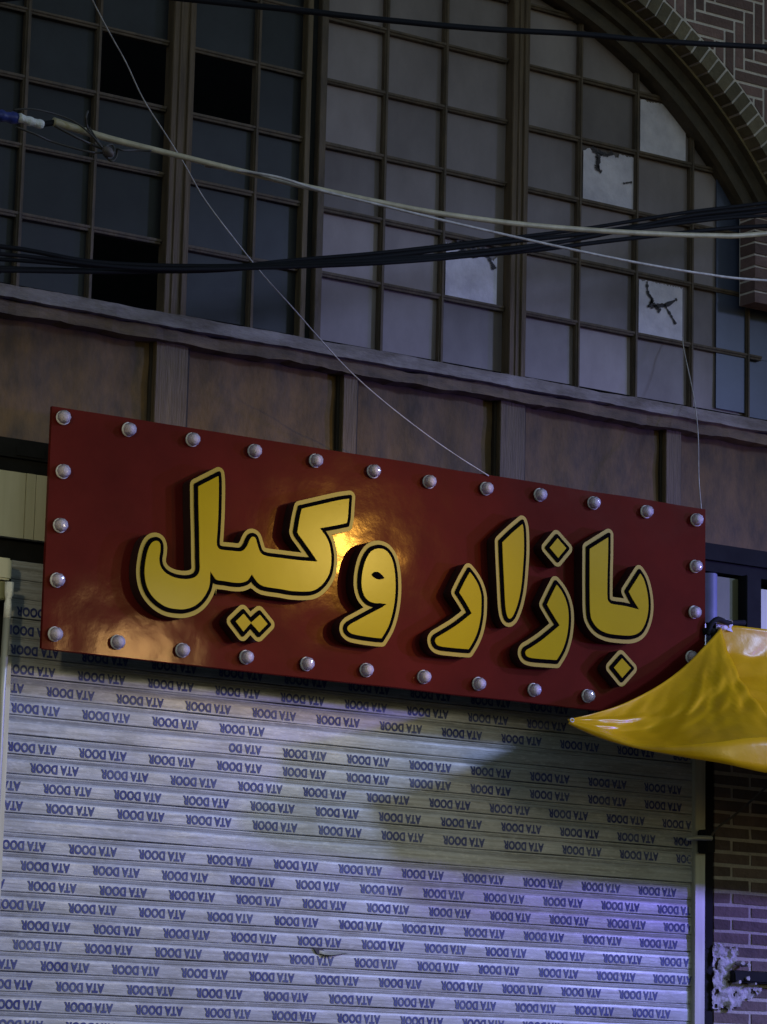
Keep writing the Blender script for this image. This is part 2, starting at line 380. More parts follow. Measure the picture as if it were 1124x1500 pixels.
# panes
cols = [(-1.225, -.88), (-.88, -.535), (-.535, -.19), (-.19, .156), (.156, .515), (.59, .964), (.964, 1.215), (1.29, 1.654), (1.654, 1.987), (1.987, 2.35), (2.41, 2.777), (2.777, 3.122), (3.122, 3.467), (3.467, 3.825), (3.825, 4.13)]
missing = {(4, 3), (5, 3), (4, 0)}
torn = {(12, 4): 'plain', (11, 3): 'top', (12, 1): 'crack', (9, 1): 'top2'}
def ragged(x0, x1, z0, z1, top, seed, n=40):
    rnd = random.Random(seed); P = [(x0, z0), (x1, z0)]
    for i in range(n+1):
        u = i/n; zz = z1-top(u)*(z1-z0)-abs(rnd.gauss(0, .006)); P.append((x1+(x0-x1)*u, zz))
    return P
for ci, (x0, x1) in enumerate(cols):
    for ri in range(len(ROWZ)-1):
        z0, z1 = ROWZ[ri], ROWZ[ri+1]
        if (ci, ri) in missing: continue
        xn = max(0, min(abs(x0-MIDX), abs(x1-MIDX)))
        if math.hypot(MIDX+xn-AC.x, z0-AC.y) > 2.31 or z0 > arch_z(MIDX+xn, 2.31): continue
        tl = random.uniform(-.003, .003); tl2 = random.uniform(-.003, .003)
        m_ = MB(); y = .106
        m_.face([(x0, y+tl, z0), (x1, y-tl, z0), (x1, y-tl+tl2, z1), (x0, y+tl+tl2, z1)], 0, random.random())
        gm = M_glass_d if ci < 7 else M_glass_f
        if ci == 14: gm = M_glass_b
        p = m_.build('pane', gm, win)
        if ci == 13:
            s_ = MB(); xm = x0+(x1-x0)*.42
            s_.box(xm, x1-.02, .09, .096, z0+.01, z1-.01); s_.build('blue_sheet', M_glass_b, p)
        kd = torn.get((ci, ri))
        if kd:
            yy = .094; s_ = MB()
            xa, xb, za, zb = x0+.016, x1-.016, z0+.014, z1-.014
            if kd == 'plain': xb = x1-.045; poly = ragged(xa, xb, za, zb, lambda u: .02+max(0, .3-u*1.1), 3)  # right corner sloped off: the arch's shadow put into the sheet's shape
            elif kd == 'top': poly = ragged(xa, xb, za, zb, lambda u: .03+.10*abs(math.sin(u*7))*(.3 < u), 4)
            elif kd == 'top2': xb = x1-.055; poly = ragged(xa, xb, za, zb, lambda u: .06+.16*abs(math.sin(u*8+.5))*(u < .8), 5)
            else: xb = x1-.06; poly = ragged(xa, xb, za, zb, lambda u: .02, 6)
            s_.prism(poly, yy, yy+.004)
            sh = s_.build('paper_sheet', M_paper, p)
            p['label'] = {'plain': 'pane covered with plain pale paper, upper corner cut away to draw the arch shadow', 'top': 'pane with ragged pale paper torn along its top', 'top2': 'pane with pale paper hanging in torn strips', 'crack': 'pane with pale paper split by a dark jagged tear'}[kd]
            k_ = MB()
            def blot(pts, wdt):
                P = spline([(x0+(x1-x0)*u, yy-.004, z0+(z1-z0)*v) for u, v in pts], 6); rnd = random.Random(len(pts))
                for A_, B_ in zip(P[:-1], P[1:]):
                    tt = (B_-A_).normalized(); nn = Vector((-tt.z, 0, tt.x)); w1 = wdt*rnd.uniform(.4, 1.5)
                    k_.face([A_-nn*w1-tt*.003, B_-nn*w1*rnd.uniform(.5, 1), B_+nn*w1*rnd.uniform(.5, 1), A_+nn*w1-tt*.003])
            if kd == 'top':
                blot([(.2, .93), (.3, .78), (.28, .62), (.36, .55)], .012); blot([(.3, .9), (.45, .85), (.55, .92)], .010); blot([(.75, .45), (.9, .5)], .004)
            if kd == 'top2':
                blot([(.25, .95), (.3, .78)], .014); blot([(.45, .93), (.5, .72)], .012); blot([(.6, .92), (.72, .75), (.8, .6)], .012)
            if kd == 'crack':
                blot([(.18, .9), (.2, .72), (.28, .62), (.2, .5)], .007); blot([(.2, .5), (.4, .55), (.55, .6), (.72, .72)], .009); blot([(.5, .58), (.62, .42), (.7, .3)], .007); blot([(.25, .6), (.42, .46)], .010)
            if k_.v: k_.build('tear', M_ink, p)
# sill
m_ = MB()
def wavy_beam(y0, z0, z1, amp, y1=.1, xa=-6, xb=9.5):
    n = 440; rows = [[], [], [], []]
    rnd = random.Random(int(z0*1000)); a = b = c = 0
    for i in range(n+1):
        x = xa+(xb-xa)*i/n
        a = a*.8+rnd.gauss(0, amp); b = b*.8+rnd.gauss(0, amp); c = c*.8+rnd.gauss(0, amp)
        rows[0].append((x, y1, z0+b)); rows[1].append((x, y0+c, z0+b)); rows[2].append((x, y0+c, z1+a)); rows[3].append((x, y1, z1+a+.012))
    return rows
m_.grid(wavy_beam(-.075, 4.872, 4.928, .0013)); m_.build('sill', M_sill, win)
m_ = MB(); m_.grid(wavy_beam(-.045, 4.815, 4.868, .0022)); m_.build('sill_apron', M_sill2, win)

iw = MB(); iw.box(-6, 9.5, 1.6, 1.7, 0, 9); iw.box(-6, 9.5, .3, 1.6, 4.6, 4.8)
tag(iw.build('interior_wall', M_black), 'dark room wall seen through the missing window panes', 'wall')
db = MB(); db.box(.33, .35, .5, .52, 4.8, 5.27); db.box(.2, .56, .5, .52, 5.25, 5.27)
tag(db.build('wooden_batten', M_bar), 'thin batten standing in the dark behind the lowest missing pane', 'batten')

# ------------------------------------------------------------------ timber panelling under the window
tp = empty('timber_panelling', (1.5, .05, 4.28), 'stained brown timber panels and posts between window sill and red sign', 'panelling')
edges = [-6, -1.9, -1.8, -.55, -.45, .44, .60, 1.40, 1.475, 2.262, 2.405, 3.237, 3.33, 4.4, 4.5, 6.2, 6.34, 9.5]
for i in range(0, len(edges)-1, 2):
    xa, xb = edges[i], edges[i+1]
    m_ = MB(); n = 12
    rows = [[(xa-.03+(xb-xa+.06)*j/n, .045+.008*math.sin(j*1.7+i)+.004*math.sin(k*2.1), 4.20+.63*k/6) for j in range(n+1)] for k in range(7)]
    m_.grid(rows); m_.build('panel', M_panel, tp, smooth=True)
for i in range(1, len(edges)-1, 2):
    xa, xb = edges[i], edges[i+1]
    m_ = MB(); m_.box(xa, xb, .0, .07, 4.2, 4.822); m_.build('post', M_post, tp, bevel=.003)
    m_ = MB(); m_.box(xb+.001, xb+.022, .028, .07, 4.2, 4.818); m_.box(xa-.014, xa-.001, .028, .07, 4.2, 4.818)  # thin side beads, coloured dark to draw the posts' shadow lines
    m_.build('shade_bead', M_shade_bead, tp)
# dark lintel beam and cream fascia behind the sign
m_ = MB(); m_.box(-6, 9.5, -.05, .1, 4.205, 4.285); m_.box(-6, 9.5, -.03, .1, 4.152, 4.203)
m_.box(-.23, -.10, -.058, -.05, 4.215, 4.25)
tag(m_.build('lintel_beam', M_steel_d), 'dark steel lintel running behind the top half of the red sign', 'beam')
fa = empty('shop_fascia', (1.5, -.04, 3.87), 'cream painted sheet metal fascia showing at both ends of the red sign', 'fascia')
m_ = MB()
xs = [-6, -4, -2.6, -.6, -.17, -.125, -.06, .6, 1.5, 2.4, 3.44]
for a_, b_ in zip(xs[:-1], xs[1:]): m_.box(a_+.002, b_-.002, -.035-random.uniform(0, .006), .0, 3.872, 4.148)
m_.build('cladding_sheet', M_cream, fa)
m_ = MB(); prof = [(3.445+.085*k/8, -.03-.03*math.sin(math.pi*k/8)) for k in range(9)]
m_.grid([[(x, y, z) for x, y in prof] for z in (3.90, 4.14)]); m_.build('rounded_end', mat('blue_grey_sheet', (.20, .20, .36), .6, nscale=5), fa, smooth=True)
m_ = MB(); m_.box(3.536, 3.668, -.02, .02, 3.90, 4.135); m_.build('end_strip', mat('olive_strip', (.15, .145, .08), .6, nscale=5), fa)
m_ = MB(); m_.box(-6, 3.5, .06, .1, 3.3, 3.87); m_.box(-.25, 3.5, .02, .06, 3.76, 3.868)
tag(m_.build('shutter_housing', M_steel_d), 'dark recess of the roller shutter below the cream fascia', 'shutter box')
m_ = MB(); m_.box(3.672, 3.765, -.08, .06, 3.4, 4.15)
tag(m_.build('steel_post', M_steel_d, bevel=.004), 'dark square post between the cream fascia and the pale panel at right', 'post')
m_ = MB(); m_.box(3.775, 9.5, -.04, .02, 3.86, 4.10)
tag(m_.build('wall_cladding', M_cream, bevel=.004), 'pale sheet panel above the yellow awning, right of the dark post', 'panel')
m_ = MB(); m_.box(3.775, 9.5, -.02, .06, 3.4, 3.855)
tag(m_.build('awning_backboard', M_steel_d), 'dark board behind the yellow awning', 'board')

# ------------------------------------------------------------------ roller shutter
ZA = 3.33408; PIT = .0802
sh = empty('roller_shutter', (1.6, 0, 0), 'grey steel roller shutter printed with upside-down blue lettering', 'shutter')
prof = [(-.0315, .003), (-.0300, -.0062), (-.028, -.0078), (-.010, -.0085), (.012, -.0085), (.0255, -.0078), (.0285, -.0056), (.031, -.0066), (.0345, -.0078), (.0375, -.0056), (.040, -.0070), (.0452, -.0066), (.0474, -.0040), (.0487, .004)]
SX0, SX1 = -.205, 3.425
m_ = MB(); rnd = random.Random(11)
nx = 92; slat = {}
def curt(i, k):
    j, am, ph = slat[k]; x = i/nx*3.6
    return j+am*math.sin(i*.275+ph)+.0008*math.sin(i*.95+ph*2)+.0045*MN.noise(Vector((x*1.4, k*.22, 0)))+.0015*MN.noise(Vector((x*5, k*.8, 7)))
for k in range(-5, 40):
    zc = ZA-k*PIT
    if zc < .05: continue
    ph = rnd.uniform(0, 6); am = rnd.uniform(.0004, .0016); j = rnd.uniform(-.0015, .0015)
    slat[k] = (j, am, ph)
    rows = [[(SX0+(SX1-SX0)*i/nx, y+curt(i, k), zc+dz+.0012*math.sin(i*.2+ph)) for i in range(nx+1)] for dz, y in prof]
    m_.grid(rows)
m_.build('curtain', M_shut, sh, smooth=True, angle=R(35))
# lettering: one printed word pair, copied along each slat
def text_mesh(s, size):
    cu = bpy.data.curves.new('t', 'FONT'); cu.body = s; cu.size = size; cu.align_x = 'CENTER'; cu.align_y = 'CENTER'; cu.offset = .0030; cu.space_character = 1.08
    o = bpy.data.objects.new('t', cu); COL.objects.link(o)
    dg = bpy.context.evaluated_depsgraph_get(); me = bpy.data.meshes.new_from_object(o.evaluated_get(dg))
    bpy.data.objects.remove(o); return me
def tdata(s):
    me = text_mesh(s, .06)
    xs = [v.co.x for v in me.vertices]; zs = [v.co.y for v in me.vertices]
    cx, cz = (min(xs)+max(xs))/2, (min(zs)+max(zs))/2
    return [((v.co.x-cx), (v.co.y-cz)) for v in me.vertices], [tuple(p.vertices) for p in me.polygons], max(xs)-min(xs), max(zs)-min(zs)
TV, TF, TW, TH = tdata('ATA DOOR')
sxt, szt = .228/TW, .040/TH
TV2, TF2, TW2, _ = tdata('ATA DO')
rows_px = {-1: (446, 998), 0: (44.5, 979), 1: (102, 1011), 2: (51, 1032), 3: (444.5, 1106), 4: (46, 1093), 5: (79, 1121.5), 6: (98, 1152), 7: (102, 1185.5),
           9: (134.5, 1247), 10: (65, 1269), 11: (75, 1300.7), 12: (134, 1333), 13: (66, 1356.5), 14: (53, 1385), 15: (94, 1417), 16: (116, 1445.5), 17: (129, 1474.7), 18: (797, 1498), -2: (45, 890), -3: (60, 868)}
pr = MB()
def put(V, F, x, z, w):
    n = len(pr.v)
    for vx, vz in V:
        X = x-vx*sxt; i = (X-SX0)/(SX1-SX0)*nx
        pr.v.append((X, -.0099+curt(i, w), z-vz*szt))
    for f in F: pr.f.append(tuple(n+i for i in f)); pr.m.append(0); pr.t.append(.5)
rnd = random.Random(5)
for k in range(-3, 39):
    zc = ZA-k*PIT
    if zc < .1 or k in (8,) or (k > 18 and k % 5 == 3): continue
    x0 = at(*rows_px[k], 0).x if k in rows_px else rnd.uniform(0, .33)
    i = -12
    while x0+i*.33 < 3.42:
        x = x0+i*.33; i += 1
        if x < -.2+.09 or x > 3.30: 
            # words cut by the guide rails
            if not (x > -.2-.1 and x < 3.42+.1): continue
            n = len(pr.v); put(TV, TF, x, zc-.003, k)
            bad = set(q for q in range(n, len(pr.v)) if not (-.195 < pr.v[q][0] < 3.395))
            if bad:
                keep = [(f, m__, t__) for f, m__, t__ in zip(pr.f, pr.m, pr.t) if not any(q in bad for q in f)]
                pr.f = [a_[0] for a_ in keep]; pr.m = [a_[1] for a_ in keep]; pr.t = [a_[2] for a_ in keep]
            continue
        pxl = x/.33
        if k == 2 and x > at(390, 1075, 0).x: continue
        if k == 3:
            if x < at(335, 1090, 0).x: continue
            if x < at(400, 1100, 0).x: put(TV2, TF2, x+.03, zc-.003, k); continue
        put(TV, TF, x, zc-.003, k)
lt = pr.build('printed_lettering', M_print, sh)
# guide rails
m_ = MB(); m_.box(3.400, 3.463, -.032, .03, 0, 3.9); m_.build('guide_rail', M_rail, sh, bevel=.003)
m_ = MB(); m_.box(-.245, -.205, -.05, .03, 0, 3.37); m_.build('guide_rail', M_rail, sh, bevel=.003)
m_ = MB(); m_.box(-.2, 3.39, -.03, .02, .02, .1); m_.build('bottom_bar', M_rail, sh, bevel=.004)
# torn slat lip
p0 = at(468, 1392, -.012); p1_ = at(520, 1397, -.012)
m_ = MB(); n = 8
rows = []
for k in range(3):
    rows.append([p0.lerp(p1_, i/n)+Vector((0, -.022*math.sin(math.pi*min(1, i/n*1.2))*k/2-.001, -.012*k*(1-i/n)*math.sin(math.pi*min(1, .2+i/n)))) for i in range(n+1)])
m_.grid(rows); m_.build('torn_lip', M_rail, sh)
m_ = MB()
P = [p0+Vector((-.03, -.001, .008)), p0+Vector((-.01, -.001, -.016)), p0+Vector((.05, -.001, -.022)), p0+Vector((.09, -.001, -.012)), p0+Vector((.03, -.001, -.002)), p0+Vector((0, -.001, .012))]
m_.face(P); m_.build('slit', M_ink, sh)

# latch on the right rail
la = empty('gate_latch', at(1028, 1228, -.1), 'grey steel latch bolt across the right guide rail', 'latch')
m_ = MB(); A_ = at(1006, 1229, -.1); B_ = at(1042, 1228, -.1)
m_.tube([A_, A_.lerp(B_, .3)+Vector((0, -.008, .004)), B_], lambda u: .006+.006*min(1, u*4), 8)
m_.build('bolt', M_rail, la, smooth=True)
m_ = MB(); C_ = at(1040, 1228, -.08); m_.box(C_.x-.035, C_.x+.02, -.1, .0, C_.z-.07, C_.z+.04); m_.build('keeper', M_steel_d, la, bevel=.006)
m_ = MB(); m_.tube([at(1040, 1228, -.1), at(1052, 1212, -.1), at(1075, 1195, -.11), at(1124, 1152, -.15), at(1180, 1100, -.3)], .006, 6)
tag(m_.build('tie_wire', mat('dull_wire', (.09, .08, .075), .6)), 'dull wire rising from the latch across the brown brick wall', 'wire')

# ------------------------------------------------------------------ brown brick wall to the right
lw = MB(); x0, x1 = 3.536, 9.5
lw.box(x0+.004, x1, -.004, .3, 0, 3.75, 1)
z = 2.826-.0622*45; row = 0
hole = (3.62, 2.17, 2.27)
while z < 3.72:
    x = x0-(.115 if row % 2 else 0)
    while x < x1:
        a_, b_ = max(x, x0), min(x+.212, x1)
        if b_-a_ > .03 and z > 0: lw.box(a_, b_, -.0065-random.uniform(0, .003), .2, z+.002, z+.048, 0, random.random(), .0025)
        x += .23
    z += .0622; row += 1
wl = lw.build('brick_wall', [M_brick_l, M_mortar_l])
tag(wl, 'brown brick wall right of the shutter under the yellow awning', 'brick wall')
m_ = MB(); m_.box(3.466, 3.532, -.004, .1, 0, 3.86)
tag(m_.build('steel_jamb', M_steel_d), 'narrow black strip between the shutter rail and brick wall', 'jamb')
lwL = MB(); lwL.box(-6, -.25, .0, .3, 0, 3.3, 1)
z = .02; row = 0
while z < 3.25:
    x = -6-(.115 if row % 2 else 0)
    while x < -.25:
        a_, b_ = max(x, -6), min(x+.217, -.252)
        if b_-a_ > .03: lwL.box(a_, b_, -.014, .2, z, z+.05, 0, random.random(), .0025)
        x += .23
    z += .0622; row += 1
tag(lwL.build('brick_wall', [M_brick_l, M_mortar_l]), 'brick wall left of the shutter', 'brick wall')
# rough plaster patch round an iron bar
def patch_pts():
    out = [(1046, 1386), (1056, 1380), (1066, 1388), (1072, 1394), (1078, 1386), (1084, 1384), (1082, 1398), (1078, 1410), (1072, 1424), (1080, 1436), (1092, 1442), (1106, 1444), (1120, 1446), (1114, 1456), (1104, 1462), (1092, 1464), (1086, 1474), (1076, 1476), (1072, 1482), (1064, 1474), (1054, 1480), (1046, 1478)]
    return [at(x, y, -.03) for x, y in out]
pp = patch_pts()
m_ = MB(); rnd = random.Random(9)
cxp = sum((p.x for p in pp))/len(pp); czp = sum((p.z for p in pp))/len(pp)
inside = lambda x, z: sum(((a.z > z) != (b.z > z)) and (x < (b.x-a.x)*(z-a.z)/(b.z-a.z)+a.x) for a, b in zip(pp, pp[1:]+pp[:1])) % 2
cell = .008
gx0, gx1, gz0, gz1 = min(p.x for p in pp), max(p.x for p in pp), min(p.z for p in pp), max(p.z for p in pp)
hgt = {}
for i in range(int((gx1-gx0)/cell)+2):
    for j in range(int((gz1-gz0)/cell)+2):
        x, z_ = gx0+i*cell, gz0+j*cell
        hgt[i, j] = Vector((x+rnd.uniform(-.003, .003), -.016-.03*abs(MN.noise(Vector((x*22, z_*22, 1))))-.010*MN.noise(Vector((x*60, z_*60, 5))), z_+rnd.uniform(-.003, .003)))
for (i, j), v in list(hgt.items()):
    if all((i+a_, j+b_) in hgt for a_, b_ in ((1, 0), (0, 1), (1, 1))) and inside(gx0+(i+.5)*cell, gz0+(j+.5)*cell) and MN.noise(Vector((i*.22, j*.22, 8))) > -.42:
        m_.face([hgt[i, j], hgt[i+1, j], hgt[i+1, j+1], hgt[i, j+1]])
tag(m_.build('plaster_patch', M_plaster, smooth=True, angle=R(50)), 'crumbling pale plaster lump on the brick wall around the dark bar', 'plaster')
m_ = MB(); A_ = at(1070, 1427, -.03); m_.box(A_.x, A_.x+1.2, -.062, -.02, A_.z-.035, A_.z+.018, 0, .5, .004)
tag(m_.build('iron_bar', M_steel_d, bevel=.006), 'dark flat iron bar jutting from the plaster lump', 'bar')
for q in ((1096, 1433, .012), (1107, 1441, .007), (1088, 1411, .012), (1097, 1413, .011), (1084, 1438, .01)):
    m_ = MB(); c_ = at(q[0], q[1], -.07); r_ = q[2]
    m_.prism([(c_.x+r_*rnd.uniform(.5, 1.3)*math.cos(k*1.05), c_.z+r_*rnd.uniform(.5, 1.2)*math.sin(k*1.05)) for k in range(6)], -.074, -.02)
    m_.build('plaster_crumb', M_plaster, bpy.data.objects['plaster_patch'])

# left edge: pale junction box on a conduit
jb = empty('junction_box', at(8, 835, -.15), 'small cream box with insulator on a grey pipe at the left edge of the sign', 'junction box')
P0 = at(19, 818, -.15); P1 = at(19, 852, -.15)
m_ = MB(); m_.box(P0.x-.16, P0.x, -.15, -.05, P1.z+.005, P0.z); m_.build('box', M_cream, jb, bevel=.008)
m_ = MB(); m_.box(P0.x-.16, P0.x-.012, -.135, -.06, P1.z-.075, P1.z); m_.build('lower_box', mat('olive_paint', (.26, .25, .12), .6, nscale=10), jb, bevel=.005)
m_ = MB(); cxx = at(13, 880, -.15).x
za, zb = at(13, 853, -.15).z, at(10, 906, -.15).z
m_.tube([(cxx, -.15, za), (cxx, -.15, za-.05), (cxx-.002, -.15, za-.07), (cxx-.002, -.15, za-.09), (cxx-.004, -.15, zb)], lambda u: .02-.006*(.45 < u < .62)-.004*u, 10, 0, 0); m_.build('insulator', M_white, jb, smooth=True)
m_ = MB(); m_.tube([(cxx-.004, -.15, zb), (cxx-.012, -.15, zb-.3), (cxx-.012, -.15, .02)], .016, 10, 0, 0); m_.build('conduit', M_rail, jb, smooth=True)

# ------------------------------------------------------------------ the red sign
SXa, SXb, SZa, SZb, SY = -.199, 3.236, 3.382, 4.384, -.30
sg = empty('shop_sign', ((SXa+SXb)/2, SY, SZa), 'long red sign with raised yellow Persian lettering and a border of clear bulbs', 'sign')
m_ = MB(); NX, NZ = 90, 26
rows = []
for k in range(NZ+1):
    row_ = []
    for i in range(NX+1):
        x = SXa+(SXb-SXa)*i/NX; z_ = SZa+(SZb-SZa)*k/NZ
        e = math.sin(math.pi*k/NZ)
        y = SY-.0016*MN.noise(Vector((x*2.2, 0, z_*2.2)))*e-.0012*MN.noise(Vector((x*9, 3, z_*9)))
        zz = z_+(.003*MN.noise(Vector((x*3, 7, 0))) if k in (0, NZ) else 0)
        row_.append((x, y, zz))
    rows.append(row_)
m_.grid(rows)
m_.grid([rows[0], [(p[0], SY+.005, p[2]-.004) for p in rows[0]], [(p[0], SY+.018, p[2]-.002) for p in rows[0]]])
m_.grid([rows[-1], [(p[0], SY+.018, p[2]) for p in rows[-1]]])
for c_ in (0, -1): m_.grid([[r_[c_] for r_ in rows], [(r_[c_][0], SY+.018, r_[c_][2]) for r_ in rows]])
m_.build('panel', M_red, sg, smooth=True, angle=R(30))
m_ = MB(); m_.box(SXa+.07, SXb-.03, SY+.021, SY+.07, SZa+.03, SZb-.03); m_.build('back_board', M_steel_d, sg)
for x in (.1, 1.1, 2.1, 3.0):
    m_ = MB(); m_.box(x, x+.04, SY+.07, -.051, 4.21, 4.25); m_.build('bracket', M_steel_d, sg)

# letters, traced as they stand on the sign, each with its own thickness
FY = SY-.066
Z1 = lambda x, y: (190+x/5.3524, 670+y/5.3524)
Z2 = lambda x, y: (390+x/5.3524, 700+y/5.3524)
Z3 = lambda x, y: (610+x/6.2444, 740+y/6.2444)
Z4 = lambda x, y: (740+x/4.887, 760+y/4.887)
def outline(seq):
    """seq of (px,py,corner) -> dense closed (x,z) polygon; corners stay sharp"""
    P = []
    for px, py, c in seq:
        p = at(px, py, FY); P.append((Vector((p.x, p.z)), c))
    n = len(P); out = []
    for i in range(n):
        (b, cb), (c, cc) = P[i], P[(i+1) % n]
        a = b if cb else P[i-1][0]; d = c if cc else P[(i+2) % n][0]
        k = max(2, int((c-b).length/.006))
        for q in range(k):
            t = q/k
            out.append(.5*((2*b)+(c-a)*t+(2*a-5*b+4*c-d)*t*t+(3*b-a-3*c+d)*t**3))
    A = sum(p.x*q.y-q.x*p.y for p, q in zip(out, out[1:]+out[:1]))
    return out if A > 0 else out[::-1]
def offset(poly, d, rnd_join=True):
    """outward for d>0 (poly counter-clockwise)"""
    n = len(poly); cand = []
    for i in range(n):
        p, q, s = poly[i-1], poly[i], poly[(i+1) % n]
        t1 = (q-p).normalized(); t2 = (s-q).normalized()
        n1 = Vector((t1.y, -t1.x)); n2 = Vector((t2.y, -t2.x))
        turn = t1.x*t2.y-t1.y*t2.x; ang = math.atan2(turn, t1.dot(t2))
        if ang*(1 if d > 0 else -1) > .25 and rnd_join:
            k = max(2, int(abs(ang)/.3))
            for j in range(k+1):
                v = (n1*(1-j/k)+n2*(j/k)).normalized(); cand.append(q+v*d)
        else:
            v = (n1+n2).normalized(); cs = max(.35, v.dot(n1)); cand.append(q+v*(d/cs if abs(ang) > .25 else d))
    ad = abs(d)-.0008; res = []
    segs = list(zip(poly, poly[1:]+poly[:1]))
    for c in cand:
        ok = True
        for a, b in segs:
            ab = b-a; L2 = ab.length_squared
            t = max(0, min(1, (c-a).dot(ab)/L2)) if L2 else 0
            if (c-a-ab*t).length < ad: ok = False; break
        if ok: res.append(c)
    return res
def fill_mesh(name, polys, y0, y1, mats, parent, bevel=0):
    cu = bpy.data.curves.new('c', 'CURVE'); cu.dimensions = '2D'; cu.fill_mode = 'BOTH'; cu.extrude = abs(y1-y0)/2-bevel
    cu.bevel_depth = bevel; cu.bevel_resolution = 1; cu.offset = -bevel
    for poly in polys:
        sp = cu.splines.new('POLY'); sp.points.add(len(poly)-1); sp.use_cyclic_u = True
        for k, p in enumerate(poly): sp.points[k].co = (p.x, p.y, 0, 1)
    o = bpy.data.objects.new('c', cu); COL.objects.link(o)
    dg = bpy.context.evaluated_depsgraph_get(); me = bpy.data.meshes.new_from_object(o.evaluated_get(dg))
    bpy.data.objects.remove(o); me.name = name
    off = parent_origin(parent); ym = (y0+y1)/2
    for v in me.vertices: v.co = Vector((v.co.x, ym-v.co.z, v.co.y))-off
    bm = bmesh.new(); bm.from_mesh(me); bmesh.ops.recalc_face_normals(bm, faces=bm.faces)
    me.materials.clear()
    for m in mats: me.materials.append(m)
    for f in bm.faces:
        f.smooth = False
        f.material_index = 1 if len(mats) > 1 and f.normal.y < -.5 else 0
    bm.to_mesh(me); bm.free()
    return link(name, me, parent)
def S(z, *p): return [(*z(q[0], q[1]), len(q) > 2) for q in p]
KAYL = S(Z1, (700, 125, 1), (706, 200), (704, 400), (697, 560), (690, 670), (696, 697), (716, 710), (790, 718), (865, 722), (900, 690), (920, 645), (940, 615), (962, 608), (990, 625), (1008, 680), (1028, 735), (1070, 760)) \
     + S(Z2, (120, 616), (250, 632), (368, 641, 1), (330, 585), (280, 515), (228, 440), (230, 390), (245, 300), (262, 230, 1), (400, 198), (560, 162), (658, 148, 1), (652, 230), (647, 310), (636, 370, 1), (540, 390), (440, 408, 1), (470, 450), (495, 500), (510, 560), (517, 620), (513, 700), (495, 770), (450, 840), (390, 890), (320, 908), (200, 905), (100, 888)) \
     + S(Z1, (1070, 1034), (1020, 1018), (980, 985), (952, 945, 1), (925, 980), (880, 998), (820, 1000), (740, 988), (670, 976), (638, 938, 1), (634, 1000), (615, 1060), (570, 1130), (510, 1180), (440, 1205), (370, 1208), (280, 1190), (200, 1140), (140, 1070), (108, 990), (97, 900), (105, 810), (125, 720), (155, 662), (195, 640), (230, 650), (248, 685), (248, 740), (240, 800), (250, 850), (285, 895), (350, 928), (430, 940), (490, 930), (520, 905), (530, 870), (528, 800), (525, 600), (520, 400), (518, 218, 1))
DOTS2 = S(Z1, (806, 1285, 1), (888, 1205, 1), (946, 1276, 1), (1016, 1214, 1), (1094, 1310, 1), (1010, 1395, 1), (945, 1322, 1), (885, 1390, 1))
WAW = S(Z2, (880, 540), (940, 560), (985, 620), (1010, 710), (1020, 830), (1015, 950), (995, 1070), (960, 1180), (905, 1275, 1), (840, 1270), (720, 1252), (655, 1235), (622, 1205), (618, 1170), (640, 1140), (700, 1106), (800, 1052), (900, 1000, 1), (840, 998), (790, 978), (750, 930), (730, 860), (730, 780), (745, 690), (775, 610), (820, 557))
HOLE = S(Z2, (822, 760), (850, 738), (885, 752), (915, 788), (888, 797), (850, 788))
RA = S(Z3, (478, 586, 1), (525, 645), (570, 725), (597, 815), (601, 900), (595, 1020), (570, 1150), (530, 1250), (478, 1337, 1), (400, 1332), (300, 1322), (210, 1310), (165, 1285), (148, 1240), (165, 1200), (230, 1160), (350, 1085), (478, 985, 1), (430, 900), (366, 800, 1), (420, 690))
ALEF = S(Z3, (968, 148, 1), (985, 220), (990, 400), (982, 560), (965, 750), (935, 900), (895, 1010), (865, 1050), (843, 1058), (822, 1045), (803, 1000), (790, 900), (780, 700), (770, 500), (764, 333, 1), (860, 240))
ZAY = S(Z4, (360, 452, 1), (402, 505), (437, 575), (456, 655), (458, 750), (445, 850), (415, 945), (368, 1026, 1), (280, 1020), (190, 1012), (145, 997), (127, 965), (137, 932), (180, 905), (260, 850), (368, 760, 1), (330, 700), (280, 615, 1), (320, 530))
ZDOT = S(Z4, (368, 122, 1), (447, 212, 1), (375, 300, 1), (297, 208, 1))
BA = S(Z4, (742, 112, 1), (741, 250), (737, 400), (736, 555), (745, 588), (770, 600), (850, 612), (928, 631, 1), (895, 578), (866, 520, 1), (910, 450), (960, 372, 1), (995, 430), (1020, 520), (1030, 620), (1020, 710), (990, 790), (950, 832), (890, 850), (800, 846), (720, 832), (655, 798), (610, 740), (592, 670), (588, 500), (588, 350), (589, 208, 1), (660, 163))
BDOT = S(Z4, (830, 982, 1), (910, 1070, 1), (832, 1158, 1), (757, 1065, 1))
for nm, seq, hole in (('letter', KAYL, None), ('letter_dot', DOTS2, None), ('letter', WAW, HOLE), ('letter', RA, None), ('letter', ALEF, None), ('letter', ZAY, None), ('letter_dot', ZDOT, None), ('letter', BA, None), ('letter_dot', BDOT, None)):
    C = outline(seq)
    body = fill_mesh(nm, [offset(C, .027)], SY-.004, FY, [M_side, M_rim], sg)
    fill_mesh('outline', [offset(C, .0085)], FY-.004, FY-.0002, [M_line], body)
    inner = offset(C, -.0085, False)
    face = fill_mesh('face', [inner], FY-.008, FY-.0042, [M_yel], body)
    if hole:
        fill_mesh('counter', [outline(hole)], FY-.012, FY-.0082, [M_line], body)

